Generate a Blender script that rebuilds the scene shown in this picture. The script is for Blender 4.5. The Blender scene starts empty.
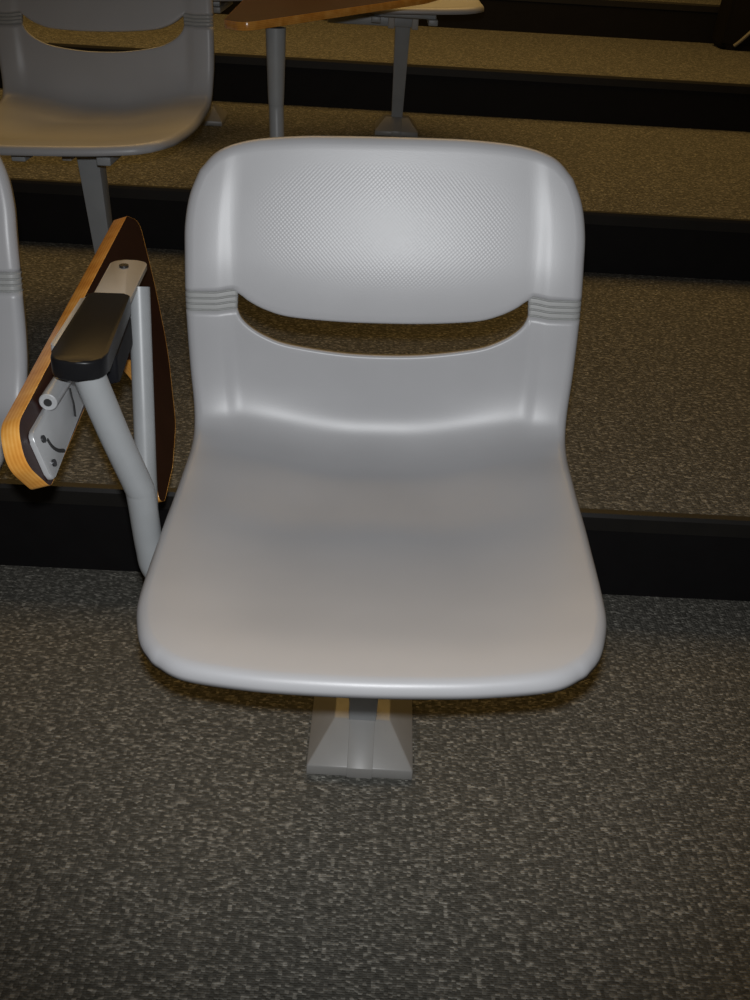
import bpy, bmesh, math, random
import numpy as np
from mathutils import Vector, Matrix
random.seed(3)
SC = bpy.context.scene
COL = SC.collection

# ------------------------------------------------------------------ materials
def new_mat(name):
    m = bpy.data.materials.new(name); m.use_nodes = True
    nt = m.node_tree
    return m, nt, nt.nodes['Principled BSDF']
def N(nt, t, **kw):
    n = nt.nodes.new(t)
    for k, v in kw.items(): setattr(n, k, v)
    return n
def math_node(nt, op, a, b=None, c=None):
    n = N(nt, 'ShaderNodeMath', operation=op)
    for i, v in enumerate((a, b, c)):
        if v is None: continue
        if isinstance(v, (int, float)): n.inputs[i].default_value = v
        else: nt.links.new(v, n.inputs[i])
    return n.outputs[0]
def ramp(nt, src, stops, interp='LINEAR'):
    r = N(nt, 'ShaderNodeValToRGB'); r.color_ramp.interpolation = interp
    e = r.color_ramp.elements
    while len(e) < len(stops): e.new(0.5)
    for el, (p, c) in zip(e, stops): el.position = p; el.color = (*c, 1)
    nt.links.new(src, r.inputs[0]); return r.outputs[0]

def plastic(name, col, rough, dimples=False):
    m, nt, b = new_mat(name)
    tc = N(nt, 'ShaderNodeTexCoord')
    ns = N(nt, 'ShaderNodeTexNoise'); ns.inputs['Scale'].default_value = 9; ns.inputs['Detail'].default_value = 3
    nt.links.new(tc.outputs['Object'], ns.inputs['Vector'])
    c = ramp(nt, ns.outputs['Fac'], [(0.3, tuple(x*0.97 for x in col)), (0.7, tuple(x*1.03 for x in col))])
    nt.links.new(c, b.inputs['Base Color'])
    r = math_node(nt, 'MULTIPLY_ADD', ns.outputs['Fac'], 0.06, rough-0.03)
    nt.links.new(r, b.inputs['Roughness'])
    fine = N(nt, 'ShaderNodeTexNoise'); fine.inputs['Scale'].default_value = 700; fine.inputs['Detail'].default_value = 2
    nt.links.new(tc.outputs['Object'], fine.inputs['Vector'])
    bp = N(nt, 'ShaderNodeBump'); bp.inputs['Strength'].default_value = 0.12; bp.inputs['Distance'].default_value = 0.0006
    nt.links.new(fine.outputs['Fac'], bp.inputs['Height'])
    nt.links.new(bp.outputs[0], b.inputs['Normal'])
    if dimples:
        sx = N(nt, 'ShaderNodeSeparateXYZ'); nt.links.new(tc.outputs['Object'], sx.inputs[0])
        k = 2*math.pi/0.0052
        a = math_node(nt, 'SINE', math_node(nt, 'MULTIPLY', sx.outputs['X'], k))
        d = math_node(nt, 'SINE', math_node(nt, 'MULTIPLY', sx.outputs['Z'], k))
        h = math_node(nt, 'MULTIPLY', a, d)
        ex = math_node(nt, 'POWER', math_node(nt, 'ABSOLUTE', math_node(nt, 'DIVIDE', math_node(nt, 'SUBTRACT', sx.outputs['X'], -0.008), 0.185)), 3.0)
        ez = math_node(nt, 'POWER', math_node(nt, 'ABSOLUTE', math_node(nt, 'DIVIDE', math_node(nt, 'SUBTRACT', sx.outputs['Z'], 0.705), 0.082)), 3.0)
        mk = N(nt, 'ShaderNodeMapRange'); mk.interpolation_type = 'SMOOTHSTEP'
        nt.links.new(math_node(nt, 'ADD', ex, ez), mk.inputs['Value'])
        mk.inputs['From Min'].default_value = 1.0; mk.inputs['From Max'].default_value = 0.35
        h = math_node(nt, 'MULTIPLY', h, mk.outputs[0])
        b2 = N(nt, 'ShaderNodeBump'); b2.inputs['Strength'].default_value = 1.0; b2.inputs['Distance'].default_value = 0.00006
        nt.links.new(h, b2.inputs['Height']); nt.links.new(bp.outputs[0], b2.inputs['Normal'])
        nt.links.new(b2.outputs[0], b.inputs['Normal'])
    return m
def plain(name, col, rough, metal=0.0, var=0.05, scale=20, coat=0.0, spec=0.5):
    m, nt, b = new_mat(name)
    tc = N(nt, 'ShaderNodeTexCoord')
    ns = N(nt, 'ShaderNodeTexNoise'); ns.inputs['Scale'].default_value = scale; ns.inputs['Detail'].default_value = 4
    nt.links.new(tc.outputs['Object'], ns.inputs['Vector'])
    c = ramp(nt, ns.outputs['Fac'], [(0.3, tuple(x*(1-var) for x in col)), (0.7, tuple(x*(1+var) for x in col))])
    nt.links.new(c, b.inputs['Base Color'])
    b.inputs['Roughness'].default_value = rough; b.inputs['Metallic'].default_value = metal
    b.inputs['Coat Weight'].default_value = coat; b.inputs['Specular IOR Level'].default_value = spec
    return m
def carpet_mat():
    m, nt, b = new_mat('carpet_taupe')
    tc = N(nt, 'ShaderNodeTexCoord')
    mp = N(nt, 'ShaderNodeMapping'); mp.inputs['Scale'].default_value = (0.6, 1.0, 1.0)
    nt.links.new(tc.outputs['Object'], mp.inputs['Vector'])
    vo = N(nt, 'ShaderNodeTexVoronoi'); vo.inputs['Scale'].default_value = 340; vo.inputs['Randomness'].default_value = 0.4
    nt.links.new(mp.outputs[0], vo.inputs['Vector'])
    sr = N(nt, 'ShaderNodeSeparateColor'); nt.links.new(vo.outputs['Color'], sr.inputs[0])
    big = N(nt, 'ShaderNodeTexNoise'); big.inputs['Scale'].default_value = 140; big.inputs['Detail'].default_value = 1
    nt.links.new(mp.outputs[0], big.inputs['Vector'])
    v = math_node(nt, 'ADD', math_node(nt, 'MULTIPLY', sr.outputs[0], 0.42), math_node(nt, 'MULTIPLY', big.outputs['Fac'], 0.75))
    c = ramp(nt, v, [(0.30, (0.078, 0.077, 0.068)), (0.58, (0.115, 0.113, 0.100)), (0.72, (0.185, 0.181, 0.161)), (0.92, (0.39, 0.38, 0.34))])
    nt.links.new(c, b.inputs['Base Color'])
    b.inputs['Roughness'].default_value = 0.95; b.inputs['Specular IOR Level'].default_value = 0.1
    bp = N(nt, 'ShaderNodeBump'); bp.inputs['Strength'].default_value = 0.8; bp.inputs['Distance'].default_value = 0.003
    hh = math_node(nt, 'SUBTRACT', math_node(nt, 'MULTIPLY', sr.outputs[1], 0.6), vo.outputs['Distance'])
    nt.links.new(hh, bp.inputs['Height']); nt.links.new(bp.outputs[0], b.inputs['Normal'])
    return m
def ply_mat():
    m, nt, b = new_mat('plywood_edge')
    tc = N(nt, 'ShaderNodeTexCoord')
    uv = N(nt, 'ShaderNodeSeparateXYZ'); nt.links.new(tc.outputs['UV'], uv.inputs[0])
    st = math_node(nt, 'SINE', math_node(nt, 'MULTIPLY', uv.outputs['Y'], 2*math.pi*5.0))
    ns = N(nt, 'ShaderNodeTexNoise'); ns.inputs['Scale'].default_value = 40; ns.inputs['Detail'].default_value = 5
    nt.links.new(tc.outputs['Object'], ns.inputs['Vector'])
    v = math_node(nt, 'ADD', math_node(nt, 'MULTIPLY', st, 0.10), ns.outputs['Fac'])
    c = ramp(nt, v, [(0.25, (0.58, 0.23, 0.035)), (0.55, (0.74, 0.34, 0.065)), (0.85, (0.86, 0.47, 0.13))])
    nt.links.new(c, b.inputs['Base Color'])
    b.inputs['Roughness'].default_value = 0.25; b.inputs['Coat Weight'].default_value = 0.4; b.inputs['Coat Roughness'].default_value = 0.12
    return m
M = dict(
    shell=plastic('silver_grey_plastic', (0.39, 0.392, 0.405), 0.39),
    back=plastic('silver_grey_plastic_dimpled', (0.39, 0.392, 0.405), 0.37, True),
    joint=plastic('grey_flex_plastic', (0.33, 0.335, 0.33), 0.45),
    steel=plain('grey_painted_steel', (0.33, 0.345, 0.355), 0.38),
    foot=plain('grey_foot_plastic', (0.27, 0.265, 0.255), 0.36),
    plate=plain('warm_grey_plate', (0.42, 0.40, 0.37), 0.5),
    cast=plain('cast_metal_plate', (0.46, 0.47, 0.48), 0.35, 0.25),
    black=plain('black_moulded_plastic', (0.010, 0.010, 0.011), 0.30, spec=0.12),
    matte=plain('black_matte_plastic', (0.008, 0.008, 0.010), 0.6, spec=0.12),
    cloth=plain('black_bag_cloth', (0.010, 0.009, 0.009), 0.8, spec=0.1),
    strap=plain('pale_strap', (0.20, 0.19, 0.16), 0.6),
    dark=plain('dark_slot', (0.02, 0.02, 0.02), 0.6),
    screw=plain('dark_steel_screw', (0.10, 0.10, 0.105), 0.3, 0.9),
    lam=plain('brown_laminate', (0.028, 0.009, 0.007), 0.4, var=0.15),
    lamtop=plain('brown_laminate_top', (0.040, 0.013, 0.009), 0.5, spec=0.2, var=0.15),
    ply=ply_mat(), carpet=carpet_mat(),
    riser=plain('black_vinyl_riser', (0.008, 0.0075, 0.008), 0.6, var=0.1, spec=0.15),
    nose=plain('black_rubber_nosing', (0.014, 0.013, 0.012), 0.5, var=0.1, spec=0.3),
)

# ------------------------------------------------------------------ helpers
def link(name, me, mat, parent=None):
    o = bpy.data.objects.new(name, me); COL.objects.link(o)
    if mat is not None and not me.materials: me.materials.append(mat)
    if parent is not None: o.parent = parent
    return o
def obj(name, bm, mat, parent=None, smooth=True, angle=40):
    me = bpy.data.meshes.new(name)
    bmesh.ops.recalc_face_normals(bm, faces=bm.faces)
    bm.to_mesh(me); bm.free()
    if smooth:
        me.polygons.foreach_set('use_smooth', [True]*len(me.polygons))
        me.set_sharp_from_angle(angle=math.radians(angle))
    return link(name, me, mat, parent)
def empty(name, loc, rz, label, cat, group=None):
    o = bpy.data.objects.new(name, None); COL.objects.link(o)
    o.location = loc; o.rotation_euler = (0, 0, rz); o.empty_display_size = 0.1
    o['label'] = label; o['category'] = cat
    if group: o['group'] = group
    return o
def catmull(pts, n=8):
    P = [Vector(p) for p in pts]; Q = [2*P[0]-P[1]] + P + [2*P[-1]-P[-2]]
    out = []
    for i in range(1, len(Q)-2):
        a, b, c, d = Q[i-1:i+3]
        for k in range(n):
            t = k/n
            out.append(0.5*((2*b)+(c-a)*t+(2*a-5*b+4*c-d)*t*t+(3*b-a-3*c+d)*t**3))
    out.append(P[-1]); return out
def add_tube(bm, path, r, seg=20, cap=True):
    """path: list of Vectors, r: radius or list"""
    rings = []; n = len(path); up = Vector((0.13, 1, 0.07)).normalized()
    for i, p in enumerate(path):
        t = (path[min(i+1, n-1)]-path[max(i-1, 0)]).normalized()
        a = (up-t*up.dot(t)).normalized(); b = t.cross(a); up = a
        rr = r[i] if isinstance(r, (list, tuple)) else r
        rings.append([bm.verts.new(p+a*rr*math.cos(2*math.pi*k/seg)+b*rr*math.sin(2*math.pi*k/seg)) for k in range(seg)])
    for i in range(n-1):
        for k in range(seg):
            bm.faces.new((rings[i][k], rings[i][(k+1) % seg], rings[i+1][(k+1) % seg], rings[i+1][k]))
    if cap:
        bm.faces.new(rings[0][::-1]); bm.faces.new(rings[-1])
def add_box(bm, x0, x1, y0, y1, z0, z1, bev=0.0):
    m = Matrix.Translation(((x0+x1)/2, (y0+y1)/2, (z0+z1)/2)) @ Matrix.Diagonal((x1-x0, y1-y0, z1-z0, 1))
    r = bmesh.ops.create_cube(bm, size=1, matrix=m)
    if bev:
        es = list({e for v in r['verts'] for e in v.link_edges})
        bmesh.ops.bevel(bm, geom=es, offset=bev, segments=3, affect='EDGES', profile=0.5)
def hexa(bm, lo, hi, bev=0.0):
    """frustum between two quads given as lists of 4 points (same winding)"""
    a = [bm.verts.new(p) for p in lo]; b = [bm.verts.new(p) for p in hi]
    fs = [bm.faces.new(a[::-1]), bm.faces.new(b)]
    for k in range(4): fs.append(bm.faces.new((a[k], a[(k+1) % 4], b[(k+1) % 4], b[k])))
    if bev:
        es = list({e for f in fs for e in f.edges})
        bmesh.ops.bevel(bm, geom=es, offset=bev, segments=3, affect='EDGES', profile=0.5)
def rounded(poly, radii, seg=8):
    """round the corners of a 2D polygon"""
    out = []; n = len(poly)
    for i in range(n):
        p0, p1, p2 = Vector(poly[i-1]), Vector(poly[i]), Vector(poly[(i+1) % n])
        r = radii[i] if isinstance(radii, (list, tuple)) else radii
        d0 = (p0-p1); d2 = (p2-p1); L = min(d0.length, d2.length)*0.48
        d0.normalize(); d2.normalize()
        ang = d0.angle(d2); t = min(r/math.tan(ang/2), L) if r > 0 else 0
        if t <= 1e-6: out.append(p1); continue
        a, c = p1+d0*t, p1+d2*t
        for k in range(seg+1):
            s = k/seg
            out.append(a*(1-s)**2+p1*2*s*(1-s)+c*s*s)
    return out
def add_prism(bm, pts2, frame, t0, t1, bev=0.0, segs=3):
    """extrude a 2D outline in a frame (origin, ex, ey, en) between offsets t0 and t1 along en"""
    o, ex, ey, en = frame
    lo = [bm.verts.new(o+ex*p[0]+ey*p[1]+en*t0) for p in pts2]
    hi = [bm.verts.new(o+ex*p[0]+ey*p[1]+en*t1) for p in pts2]
    f0 = bm.faces.new(lo[::-1]); f1 = bm.faces.new(hi); n = len(lo)
    for k in range(n): bm.faces.new((lo[k], lo[(k+1) % n], hi[(k+1) % n], hi[k]))
    if bev:
        es = list(f0.edges)+list(f1.edges)
        bmesh.ops.bevel(bm, geom=es, offset=bev, segments=segs, affect='EDGES', profile=0.5)

# ------------------------------------------------------------------ the moulded chair shell
def resample(pts, n):
    P = np.array([tuple(v) for v in catmull([(*p, 0) for p in pts], 24)])[:, :2]
    s = np.concatenate([[0], np.cumsum(np.linalg.norm(np.diff(P, axis=0), axis=1))])
    q = np.linspace(0, s[-1], n)
    return np.stack([np.interp(q, s, P[:, k]) for k in range(2)], 1), s[-1]
CP = [(-.258, .434), (-.2, .432), (-.13, .424), (-.03, .414), (.08, .408), (.146, .408), (.2, .411), (.237, .423), (.257, .447), (.267, .488), (.272, .535), (.278, .59), (.290, .65), (.308, .71), (.329, .775), (.337, .80)]
CC, LL = resample(CP, 600)
TT = np.gradient(CC, axis=0); TT /= np.linalg.norm(TT, axis=1)[:, None]
_k = np.ones(41)/41; _B = np.pad(TT, ((41, 41), (0, 0)), mode='edge')
TT = np.stack([np.convolve(_B[:, j], _k, 'same')[41:-41] for j in range(2)], 1); TT /= np.linalg.norm(TT, axis=1)[:, None]
NN = np.stack([-TT[:, 1], TT[:, 0]], 1); LS = np.linspace(0, LL, 600)
def smooth_tab(xs, ys):
    q = np.linspace(-.1, LL+.1, 1200); v = np.interp(q, xs, ys)
    k = np.hanning(91); k /= k.sum(); v = np.convolve(np.pad(v, 45, mode='edge'), k, 'valid')
    return lambda l: np.interp(l, q, v)
WF = smooth_tab([0, .07, .18, .30, .40, .47, .535, .597, .657, .717, .797, LL], [.219, .231, .2385, .2410, .2395, .2390, .2405, .246, .2480, .2485, .2470, .234])
HF = smooth_tab([0, .06, .15, .30, .42, .50, .56, .62, .66, .72, .79, .845, LL], [.001, .005, .013, .021, .029, .029, .014, .007, .0052, .0046, .004, .003, .001])
def sm(x, a, b):
    t = np.clip((x-a)/(b-a), 0, 1); return t*t*(3-2*t)
def SURF(a, l, extra=0.0):
    lc = np.clip(l, 0, LL)
    y = np.interp(lc, LS, CC[:, 0]); z = np.interp(lc, LS, CC[:, 1])
    ny = np.interp(lc, LS, NN[:, 0]); nz = np.interp(lc, LS, NN[:, 1])
    y = y+nz*(l-lc); z = z-ny*(l-lc)
    rho = np.abs(a)/WF(lc); k = sm(lc, .50, .64)
    t = np.clip((rho-.76)/.22, 0, 1); t0 = np.clip((rho-.76)/.11, 0, 1)
    h = HF(lc)*((1-k)*(sm(rho, .35-.25*sm(lc, .28, .48), 1.03))+k*(1-(1-t)**2)*t0*t0*(3-2*t0))+extra
    return np.stack([a, y+ny*h, z+nz*h], -1), np.stack([np.zeros_like(a), ny, nz], -1)
TILT = 0.036
def tilt(P):
    c, s = math.cos(TILT), math.sin(TILT)
    x = P[..., 0]; z = P[..., 2]-.43
    return np.stack([c*x-s*z, P[..., 1], s*x+c*z+.43], -1)
def poly_curve(pts, n):
    P = np.array([tuple(v) for v in catmull([(*p, 0) for p in pts], 16)])[:, :2]
    s = np.concatenate([[0], np.cumsum(np.linalg.norm(np.diff(P, axis=0), axis=1))]); s /= s[-1]
    return np.stack([np.interp(n, s, P[:, k]) for k in range(2)], 1)
def mirror(h): return [(-a, l) for a, l in h[::-1] if a > 0]+list(h)
FRONT = mirror([(0, .008), (.06, .0095), (.115, .0135), (.175, .0235), (.204, .041)])
FCOR = [(.204, .041), (.2185, .062), (.2280, .09)]
TOP = mirror([(0, .893), (.06, .8927), (.11, .8915), (.168, .886), (.2065, .874), (.2285, .853)])
TCOR = [(.2475, .752), (.2465, .789), (.2405, .824), (.2285, .853)]
NC, NS = 56, 20            # columns across the slot and across one upright
us = 0.79
UU = np.concatenate([np.linspace(-1, -us, NS+1)[:-1], np.linspace(-us, us, NC+1), np.linspace(us, 1, NS+1)[1:]])
def slot_curve(half, side_l):
    ctr = poly_curve(mirror(half), (np.linspace(-us, us, NC+1)/us+1)/2)
    wl = float(WF(side_l)); e = half[-1]
    q = np.linspace(0, 1, NS+1)[1:]
    right = np.stack([e[0]+(wl-e[0])*q, e[1]+(side_l-e[1])*sm(q, 0, .5)], 1)
    left = right[::-1]*np.array([-1, 1])
    return np.concatenate([left, ctr, right])
SLO = slot_curve([(0, .6215), (.06, .624), (.126, .6337), (.157, .6447), (.178, .6577), (.1905, .671), (.1955, .684)], .6815)
SUP = slot_curve([(0, .6743), (.06, .6753), (.122, .680), (.152, .688), (.1733, .6985), (.1850, .7075), (.194, .711)], .7075)
def coons(bot, top, leftc, rightc):
    """grid [row, col] of domain points; leftc/rightc sampled per row"""
    nr = len(leftc); u = (UU+1)/2; out = np.zeros((nr, len(UU), 2))
    for j in range(nr):
        v = j/(nr-1)
        out[j] = (1-v)*bot+v*top+(1-u)[:, None]*leftc[j]+u[:, None]*rightc[j] \
            - ((1-v)*((1-u)[:, None]*bot[0]+u[:, None]*bot[-1])+v*((1-u)[:, None]*top[0]+u[:, None]*top[-1]))
    return out
def side(pts, n):
    r = poly_curve(pts, np.linspace(0, 1, n)); return r*np.array([-1, 1]), r
fb = poly_curve(FRONT, (UU+1)/2); tb = poly_curve(TOP, (UU+1)/2)
seat_side = FCOR+[(float(WF(l)), l) for l in np.linspace(.12, .6815, 14)]
back_side = [(float(WF(.7075)), .7075)]+TCOR
N1, N2, N3 = 84, 65, 34
G1 = coons(fb, SLO, *side(seat_side, N1))
G2 = coons(SLO, SUP, *side([(float(WF(.6815)), .6815), (float(WF(.7075)), .7075)], N2))
G3 = coons(SUP, tb, *side(back_side, N3))
def groove(v):
    return -0.0030*sum(math.exp(-((v-c)/.032)**2) for c in (.06, .36, .64, .94))
def boundary_rings(loop_pts, loop_extra, closed, R, flange):
    """rolled rim along a boundary polyline in the domain (material on the left of travel)"""
    P = np.array(loop_pts)
    if closed: T = np.roll(P, -1, 0)-np.roll(P, 1, 0)
    else:
        T = np.gradient(P, axis=0)
    T /= np.linalg.norm(T, axis=1)[:, None]+1e-12
    nrm = np.stack([T[:, 1], -T[:, 0]], 1)
    rings = []
    for th in (20, 40, 60, 78, 90):
        t = math.radians(th); Q = P+nrm*R*math.sin(t)
        X, Nn = SURF(Q[:, 0], Q[:, 1], 0.0)
        X0, N0 = SURF(P[:, 0], P[:, 1], 0.0)
        base = X0+(X-X0)
        rings.append(base-N0*(R*(1-math.cos(t)))[..., None] if False else base-N0*(R*(1-math.cos(t)))+N0*np.array(loop_extra)[:, None])
    last = rings[-1]; X0, N0 = SURF(P[:, 0], P[:, 1])
    rings.append(last-N0*flange)
    return rings
def shell_part(name, G, extra_rows, cols, rims, mat, parent):
    """cols: list of column ranges kept; rims: subset of front/top/side/slot edges"""
    bm = bmesh.new(); nr = G.shape[0]
    V = {}
    ex = np.array(extra_rows)
    X, _ = SURF(G[..., 0], G[..., 1], ex[:, None]*np.ones((1, G.shape[1])))
    X = tilt(X)
    def vv(j, i):
        if (j, i) not in V: V[j, i] = bm.verts.new(X[j, i])
        return V[j, i]
    for (c0, c1) in cols:
        for j in range(nr-1):
            for i in range(c0, c1):
                bm.faces.new((vv(j, i), vv(j, i+1), vv(j+1, i+1), vv(j+1, i)))
    for idx, R, fl in rims:
        pts = [G[j, i] for j, i in idx]; exl = [ex[j] for j, i in idx]
        rings = [tilt(r) for r in boundary_rings(pts, exl, False, R, fl)]
        prev = [vv(j, i) for j, i in idx]
        for r in rings:
            cur = [bm.verts.new(p) for p in r]
            for k in range(len(cur)-1): bm.faces.new((prev[k], cur[k], cur[k+1], prev[k+1]))
            prev = cur
    me = bpy.data.meshes.new(name); bm.to_mesh(me); bm.free()
    me.polygons.foreach_set('use_smooth', [True]*len(me.polygons))
    o = link(name, me, mat, parent)
    md = o.modifiers.new('thickness', 'SOLIDIFY'); md.thickness = 0.004; md.offset = -1; md.use_rim = True
    return o
NCOL = len(UU)-1; s0, s1 = NS, NS+NC
RIM, FLN = .012, .006
def make_shell(root):
    # travel with the material on the left: front left->right, up the right side, ... ; right side ascending
    idx = [(j, 0) for j in range(N1-1, 0, -1)]+[(0, i) for i in range(NCOL+1)]+[(j, NCOL) for j in range(1, N1)]
    slot = [(N1-1, i) for i in range(s1, s0-1, -1)]
    seat = shell_part('seat', G1, [0.0]*N1, [(0, NCOL)], [(idx, RIM, FLN), (slot, .004, .006)], M['shell'], root)
    idx = [(j, NCOL) for j in range(N3)]+[(N3-1, i) for i in range(NCOL-1, 0, -1)]+[(j, 0) for j in range(N3-1, -1, -1)]
    slot = [(0, i) for i in range(s0, s1+1)]
    back = shell_part('backrest', G3, [0.0]*N3, [(0, NCOL)], [(idx, RIM, FLN), (slot, .005, .006)], M['back'], root)
    ex = [groove(j/(N2-1)) for j in range(N2)]
    for c0, c1, left in ((0, s0, True), (s1, NCOL, False)):
        up = [(j, c1) for j in range(N2)]; dn = [(j, c0) for j in range(N2-1, -1, -1)]
        rims = [(dn, RIM, FLN), (up, .004, .006)] if left else [(up, RIM, FLN), (dn, .004, .006)]
        o = shell_part('flex_joint', G2, ex, [(c0, c1)], rims, M['joint'], root)
        o['label'] = 'ribbed darker grey flex joint'

def make_chair(root):
    make_shell(root)
    # pedestal
    bm = bmesh.new()
    hexa(bm, [(-.025, .095, .04), (.025, .095, .04), (.025, .145, .04), (-.025, .145, .04)][0:0] or
         [(-.019, .100, .03), (.019, .100, .03), (.019, .140, .03), (-.019, .140, .03)],
         [(-.026, .03, .385), (.026, .03, .385), (.026, .085, .385), (-.026, .085, .385)], .002)
    obj('post', bm, M['steel'], root)
    bm = bmesh.new()
    w = .075; t = .040
    v0 = [(-w, .038, 0), (w, .038, 0), (w, .205, 0), (-w, .205, 0)]
    v1 = [(-w, .039, .016), (w, .039, .016), (w, .204, .016), (-w, .204, .016)]
    v2 = [(-t, .098, .054), (t, .098, .054), (t, .148, .054), (-t, .148, .054)]
    A = [[bm.verts.new(p) for p in q] for q in (v0, v1, v2)]
    bm.faces.new(A[0][::-1]); bm.faces.new(A[2])
    for q in range(2):
        for k in range(4): bm.faces.new((A[q][k], A[q][(k+1) % 4], A[q+1][(k+1) % 4], A[q+1][k]))
    bmesh.ops.bevel(bm, geom=list(bm.edges), offset=.0018, segments=2, affect='EDGES', profile=.5)
    ft = obj('pedestal_foot', bm, M['foot'], root)
    bm = bmesh.new()
    s = .018; e = .0022
    for pa in ([(.038-e, 0), (.039-e, .016+e*.6), (.098, .054+e), (.11, .054+e), (.11, .03), (.05, .0)],):
        lo = [bm.verts.new((-s, y, z)) for y, z in pa]; hi = [bm.verts.new((s, y, z)) for y, z in pa]
        bm.faces.new(lo); bm.faces.new(hi[::-1]); n = len(pa)
        for k in range(n): bm.faces.new((lo[k], hi[k], hi[(k+1) % n], lo[(k+1) % n]))
    bmesh.ops.bevel(bm, geom=list(bm.edges), offset=.0009, segments=2, affect='EDGES', profile=.5)
    obj('center_strip', bm, M['foot'], ft)
    # bracket below the shell
    bm = bmesh.new()
    add_box(bm, -.10, .10, -.125, -.10, .392, .408, .003)
    add_box(bm, -.10, .10, .13, .165, .376, .396, .003)
    for sx in (-1, 1):
        x0, x1 = sorted((sx*.075, sx*.105))
        add_box(bm, x0, x1, -.15, .16, .376, .394, .003)
    add_box(bm, -.06, .06, .005, .115, .378, .392, .003)
    add_box(bm, -.25, .03, .022, .06, .350, .380, .003)
    obj('seat_bracket', bm, M['steel'], root)
    for sx in (-1, 1):
        bm = bmesh.new()
        x0, x1 = sorted((sx*.028, sx*.050)); add_box(bm, x0, x1, .008, .10, .345, .3795, .003)
        obj('bracket_clamp', bm, M['plate'], root)

def frame_from(o, x, y):
    o = Vector(o); ex = (Vector(x)-o).normalized(); en = ex.cross(Vector(y)-o).normalized(); ey = en.cross(ex)
    return o, ex, ey, en
def to2(fr, p):
    d = Vector(p)-fr[0]; return (d.dot(fr[1]), d.dot(fr[2]))
def board(name, poly, fr, t, mats, parent, label_edge=None):
    """laminated board: returns core (laminate faces) and its wood edge band; front face at offset 0, back at -t"""
    n = len(poly); bm = bmesh.new()
    P = [Vector(p) for p in poly]
    area = sum(P[i].x*P[(i+1) % n].y-P[(i+1) % n].x*P[i].y for i in range(n))
    if area < 0: P = P[::-1]
    o, ex, ey, en = fr
    def inset(d):
        out = []
        for i in range(n):
            tg = (P[(i+1) % n]-P[i-1]).normalized(); nr = Vector((tg.y, -tg.x)); out.append(P[i]-nr*d)
        return out
    I = inset(.0004)
    core = obj(name, (lambda b: (add_prism(b, I, fr, -t+.0003, -.0003), b)[1])(bmesh.new()), mats[0], parent)
    prof = [(.0004, -.0003), (.0002, -.0001), (0, -.0006), (0, -t+.0006), (.0002, -t+.0001), (.0004, -t+.0003)]
    uvl = bm.loops.layers.uv.new('UVMap'); rings = []
    for d, h in prof:
        Q = inset(d); rings.append([bm.verts.new(o+ex*p.x+ey*p.y+en*h) for p in Q])
    for k in range(len(prof)):
        a, b = rings[k], rings[(k+1) % len(prof)]
        for i in range(n):
            f = bm.faces.new((a[i], b[i], b[(i+1) % n], a[(i+1) % n]))
            hv = [-prof[k][1]/t, -prof[(k+1) % len(prof)][1]/t, -prof[(k+1) % len(prof)][1]/t, -prof[k][1]/t]
            for lp, (uu, v) in zip(f.loops, ((i, hv[0]), (i, hv[1]), (i+1, hv[2]), (i+1, hv[3]))): lp[uvl].uv = (uu/n*20, v)
    eb = obj('edge_band', bm, mats[1], core)
    eb['label'] = 'pale plywood edge'
    return core

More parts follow.
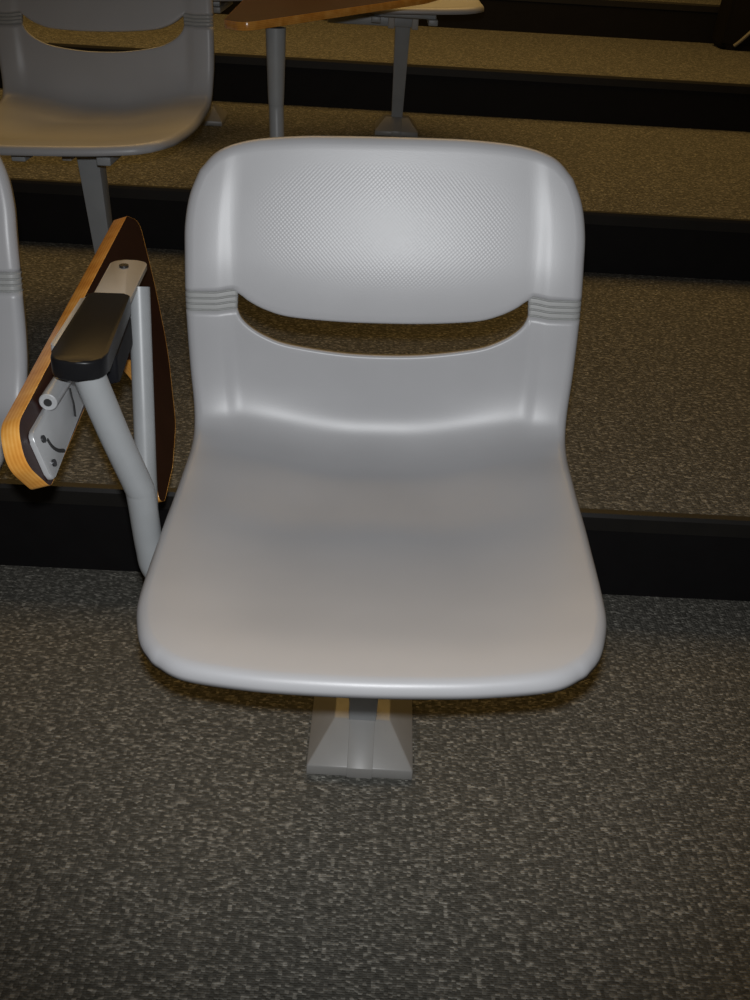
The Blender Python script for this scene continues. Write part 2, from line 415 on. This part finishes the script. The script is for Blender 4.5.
def add_tablet(root):
    """folded writing tablet and its two-legged arm, chair-local coordinates"""
    R0 = Vector((.0289, .9974, 0))
    W2 = lambda *p: Vector(p)-R0
    # arm tubes
    bm = bmesh.new()
    path = catmull([W2(-.289, .998, .622), W2(-.287, 1.0, .61), W2(-.270, 1.015, .533), W2(-.2525, 1.028, .465), W2(-.2495, 1.031, .445), W2(-.245, 1.035, .373), W2(-.238, 1.035, .338), W2(-.205, 1.03, .31), W2(-.10, 1.03, .345), W2(-.03, 1.04, .365)], 8)
    add_tube(bm, path, .0172, 24)
    obj('arm_tube', bm, M['steel'], root)
    bm = bmesh.new()
    path = catmull([W2(-.2885, 1.245, .626), W2(-.2867, 1.235, .60), W2(-.280, 1.194, .495), W2(-.2725, 1.15, .385), W2(-.262, 1.11, .335), W2(-.235, 1.075, .31)], 8)
    add_tube(bm, path, .0138, 24)
    obj('arm_tube', bm, M['steel'], root)
    # black hinge cover
    bm = bmesh.new()
    ex = (W2(-.308, 1.177, .64)-W2(-.294, .988, .64)).normalized(); ez = Vector((0, 0, 1)); ey = ez.cross(ex)
    fr = (W2(-.294, .988, .64), ex, ey, ez)
    pl_ = rounded([(-.018, -.030), (.192, -.025), (.192, .025), (-.018, .030)], [.028, .008, .005, .026], 6)
    add_prism(bm, pl_, fr, -.022, 0.0, .0032, 3)
    hc = obj('hinge_cover', bm, M['black'], root); hc['label'] = 'glossy black hinge cover'
    bm = bmesh.new()
    add_prism(bm, rounded([(.055, -.029), (.185, -.0255), (.175, -.012), (.06, -.012)], .006, 5), fr, -.058, -.025, .003, 2)
    obj('cover_skirt', bm, M['matte'], hc)
    # tongue plate at the far end
    bm = bmesh.new()
    add_prism(bm, rounded([(.15, -.024), (.338, -.026), (.338, .022), (.15, .022)], [.004, .02, .02, .004], 8), fr, -.012, -.006, .001, 2)
    tg = obj('hinge_tongue', bm, M['plate'], root); tg['label'] = 'flat warm grey tongue plate with a screw'
    bm = bmesh.new()
    c = fr[0]+ex*.308+ey*.002
    add_tube(bm, [c+ez*-.008, c+ez*-.003], .0062, 16)
    obj('screw', bm, M['screw'], tg)
    # board: its underside faces the chair
    k = .35; d = -.35+k*.62
    n = Vector((1, 0, k)).normalized()
    pts = [(-.338, .921, .585), (-.355, 1.51, .635)]
    raw = [(0, .917, .592), (0, 1.489, .646), (0, 1.533, .626), (0, 1.487, .545), (0, 1.428, .466), (0, 1.333, .389), (0, 1.255, .362), (0, 1.175, .3505), (0, 1.160, .362), (0, 1.200, .403), (0, 1.250, .443), (0, 1.307, .467), (0, 1.27, .515), (0, 1.14, .541), (0, .918, .519), (0, .893, .56)]
    raw = [W2(d-k*z, y, z) for x, y, z in raw]
    fr2 = (raw[0], (raw[1]-raw[0]).normalized(), None, n)
    fr2 = (fr2[0], fr2[1], n.cross(fr2[1]).normalized(), n)
    P2 = rounded([to2(fr2, p) for p in raw], [.035, .02, .02, .2, .3, .12, .05, .02, .02, .08, .08, .03, .02, .02, .012, .03], 6)
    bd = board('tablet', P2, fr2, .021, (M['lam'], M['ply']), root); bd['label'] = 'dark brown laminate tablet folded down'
    # cast plate on the underside
    q = lambda y, z: to2(fr2, W2(d-k*z, y, z))
    bm = bmesh.new()
    A, B, Cc, D = q(.922, .576), q(.916, .524), q(1.10, .5475), q(1.099, .585)
    add_prism(bm, rounded([A, B, Cc, D], [.010, .008, .006, .006], 6), fr2, .0, .006, .0015, 2)
    pt = obj('hinge_plate', bm, M['cast'], root); pt['label'] = 'pale cast metal plate with screws and slots'
    mix = lambda s, t: Vector(A)*(1-s)*(1-t)+Vector(B)*(1-s)*t+Vector(D)*s*(1-t)+Vector(Cc)*s*t
    P3 = lambda v, h: fr2[0]+fr2[1]*v.x+fr2[2]*v.y+fr2[3]*h
    for s, t in ((.10, .28), (.10, .80), (.88, .35), (.90, .82)):
        bm = bmesh.new(); v = mix(s, t); add_tube(bm, [P3(v, .004), P3(v, .008)], .0042, 14); obj('screw', bm, M['screw'], pt)
    for arc in ([(.15, .38), (.17, .58), (.22, .78), (.29, .95)], [(.72, .30), (.69, .48), (.67, .66), (.62, .86)]):
        bm = bmesh.new(); add_tube(bm, catmull([P3(mix(*a), .0050) for a in arc], 6), .0026, 10)
        obj('slot', bm, M['dark'], pt)
    # hinge barrel
    bm = bmesh.new()
    b0 = P3(mix(.30, -.14), .011); b1 = P3(mix(.80, -.10), .011)
    dr = (b1-b0).normalized()
    add_tube(bm, [b0, b0+dr*.001, b1], [.0088, .0098, .0098], 20)
    br = obj('hinge_barrel', bm, M['cast'], root)
    bm = bmesh.new(); add_tube(bm, [b0-dr*.0006, b0+dr*.004], .0045, 14); obj('pin', bm, M['dark'], br)
    # grey wing between cover and board
    bm = bmesh.new()
    add_prism(bm, rounded([(.03, .022), (.19, .018), (.185, .033), (.035, .037)], .005, 5), fr, -.026, -.004, .003, 2)
    obj('hinge_wing', bm, M['cast'], root)

def children(o): return [c for c in bpy.data.objects if c.parent == o]
def copy_tree(o, parent=None):
    c = o.copy(); COL.objects.link(c)
    if parent is not None: c.parent = parent; c.matrix_parent_inverse = o.matrix_parent_inverse.copy()
    for ch in children(o): copy_tree(ch, c)
    return c

# ------------------------------------------------------------------ tiers
Y1, DEP, RIS = 1.5065, 1.3348, 0.1704
def struct(name, bm, mat, parent=None):
    o = obj(name, bm, mat, parent, smooth=False)
    if parent is None: o['kind'] = 'structure'
    return o
X0, X1 = -7.0, 7.0
for k in range(7):
    bm = bmesh.new()
    y0 = -2.2 if k == 0 else Y1+(k-1)*DEP+.012
    y1 = Y1+k*DEP+.002
    add_box(bm, X0, X1, y0, y1, k*RIS-.03, k*RIS)
    struct('floor', bm, M['carpet'])
    bm = bmesh.new()
    yb = Y1+k*DEP
    add_box(bm, X0, X1, yb, yb+.012, k*RIS, (k+1)*RIS-.032)
    r = struct('trim_%d' % (k+1), bm, M['riser'])
    bm = bmesh.new()
    pr = [(yb-.004, (k+1)*RIS-.032), (yb-.004, (k+1)*RIS-.006), (yb, (k+1)*RIS+.0005), (yb+.014, (k+1)*RIS+.0012), (yb+.014, (k+1)*RIS-.032)]
    lo = [bm.verts.new((X0, y, z)) for y, z in pr]; hi = [bm.verts.new((X1, y, z)) for y, z in pr]
    bm.faces.new(lo); bm.faces.new(hi[::-1])
    for q in range(5): bm.faces.new((lo[q], hi[q], hi[(q+1) % 5], lo[(q+1) % 5]))
    obj('nosing', bm, M['nose'], r, smooth=False)

# ------------------------------------------------------------------ chairs
GRP = 'moulded grey chairs bolted down in tiered rows'
proto = empty('lecture_chair', (-.697, .984, 0), 0.0,
              'light grey chair at the left edge in the front row, only its right upright showing', 'chair', GRP)
make_chair(proto)
def place(x, y, z, rz, label):
    c = copy_tree(proto); c.location = (x, y, z); c.rotation_euler = (0, 0, rz); c['label'] = label; return c
main = place(.0265, .9974, 0, -.0175, 'large light grey plastic chair in the centre foreground with folded brown tablet at its side')
add_tablet(main)
row2 = place(-.640, 1.010+DEP, RIS, -.03, 'dim grey chair at upper left one tier up, its empty seat in view'); row2.rotation_euler.y = -.012
place(.084, 1.00+2*DEP, 2*RIS, 0.0, 'distant chair two tiers up, its post and foot visible right above the central chair')
place(-.598, 1.00+2*DEP, 2*RIS, 0.0, 'distant chair two tiers up, mostly hidden behind the dim upper left chair')

# ------------------------------------------------------------------ dark bag at the top right corner
bag = empty('bag', (1.79, 5.36, 3*RIS), 0.0, 'black bag with a pale curved strap at the top right corner, three tiers up', 'bag')
bm = bmesh.new()
frb = (Vector((-.16, .08, 0)), Vector((1, 0, 0)), Vector((0, 0, 1)), Vector((0, -1, 0)))
add_prism(bm, rounded([(0, 0), (.36, 0), (.35, .40), (.02, .40)], [.03, .03, .09, .09], 6), frb, 0, .17, .025, 4)
obj('bag_body', bm, M['cloth'], bag)
bm = bmesh.new()
add_tube(bm, catmull([(.03, -.098, .40), (.06, -.104, .34), (.045, -.106, .22), (-.01, -.106, .12), (-.07, -.104, .05), (-.10, -.098, .02)], 6), .008, 8)
obj('strap', bm, M['strap'], bag)

# ------------------------------------------------------------------ open tablet on its own arm, one tier up
tb_root = empty('tablet_arm', (-.236, 2.56, RIS), 0.0,
                'brown writing tablet with pale wood edge on a grey tube arm, at the top', 'writing tablet')
T0 = Vector((-.236, 2.56, RIS)); L3 = lambda *p: Vector(p)-T0
fr = (L3(-.284, 2.489, .808), (L3(.122, 3.0, .837)-L3(-.284, 2.489, .805)).normalized(), None, None)
_en = fr[1].cross(L3(-.36, 3.06, .80)-fr[0]).normalized(); fr = (fr[0], fr[1], _en.cross(fr[1]), _en)
raw = [L3(-.296, 2.475, .805), L3(.122, 3.0, .837), L3(.20, 3.20, .84), L3(.0, 3.30, .82), L3(-.37, 3.15, .80), L3(-.352, 2.56, .80)]
P2 = rounded([to2(fr, p) for p in raw], [.05, .15, .1, .1, .06, .05], 8)
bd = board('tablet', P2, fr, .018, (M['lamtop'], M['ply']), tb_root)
bm = bmesh.new()
path = catmull([L3(-.2365, 2.60, .788), L3(-.2355, 2.60, .70), L3(-.235, 2.60, .63), L3(-.234, 2.60, .60), L3(-.231, 2.59, .52), L3(-.225, 2.57, .35), L3(-.222, 2.56, RIS+.012)], 8)
add_tube(bm, path, [.024-.006*min(1, i/20) for i in range(len(path))], 20)
obj('arm_tube', bm, M['steel'], tb_root)
bm = bmesh.new()
add_box(bm, .014-.07, .014+.07, -.07, .07, 0, .014, .004)
obj('floor_plate', bm, M['foot'], tb_root)
# ------------------------------------------------------------------ camera
cd = bpy.data.cameras.new('camera'); cam = bpy.data.objects.new('camera', cd); COL.objects.link(cam)
yaw, pit, rol, fpx, hgt = .0242374, .53846569, .06261009, 1020.03, 1.07545789
f = Vector((math.sin(yaw)*math.cos(pit), math.cos(yaw)*math.cos(pit), -math.sin(pit)))
r0 = f.cross(Vector((0, 0, 1))).normalized(); u0 = r0.cross(f)
r = r0*math.cos(rol)+u0*math.sin(rol); u = -r0*math.sin(rol)+u0*math.cos(rol)
mw = Matrix((r, u, -f)).transposed().to_4x4(); mw.translation = Vector((0, 0, hgt))
cam.matrix_world = mw
cd.sensor_fit = 'VERTICAL'; cd.sensor_height = 24; cd.lens = fpx/1000*24
cd.clip_start = .02
SC.camera = cam

# ------------------------------------------------------------------ light: the camera's flash, warm room lamps
def lamp(name, kind, loc, energy, col, **kw):
    l = bpy.data.lights.new(name, kind); o = bpy.data.objects.new(name, l); COL.objects.link(o)
    o.location = loc; l.energy = energy; l.color = col
    for k_, v in kw.items(): setattr(l, k_, v)
    return o, l
fl, ll = lamp('camera_flash', 'SPOT', Vector((0, 0, hgt))+u*.047-f*.01, 46, (0.96, 0.98, 1.0), shadow_soft_size=.012, spot_size=math.radians(78), spot_blend=.85)
aim = (f+u*.03).normalized()
fl.rotation_euler = aim.to_track_quat('-Z', 'Y').to_euler()
lamp('ceiling_lamp', 'AREA', (-.2, 4.2, 3.2), 60, (1.0, 0.61, 0.19), shape='RECTANGLE', size=4, size_y=2)
w = bpy.data.worlds.new('room_ambient'); SC.world = w; w.use_nodes = True
w.node_tree.nodes['Background'].inputs[0].default_value = (1.0, 0.64, 0.26, 1); w.node_tree.nodes['Background'].inputs[1].default_value = .03

SC.view_settings.view_transform = 'Standard'; SC.view_settings.look = 'None'
SC.view_settings.gamma = 1; SC.view_settings.use_curve_mapping = False
SC.view_settings.exposure = 0.0
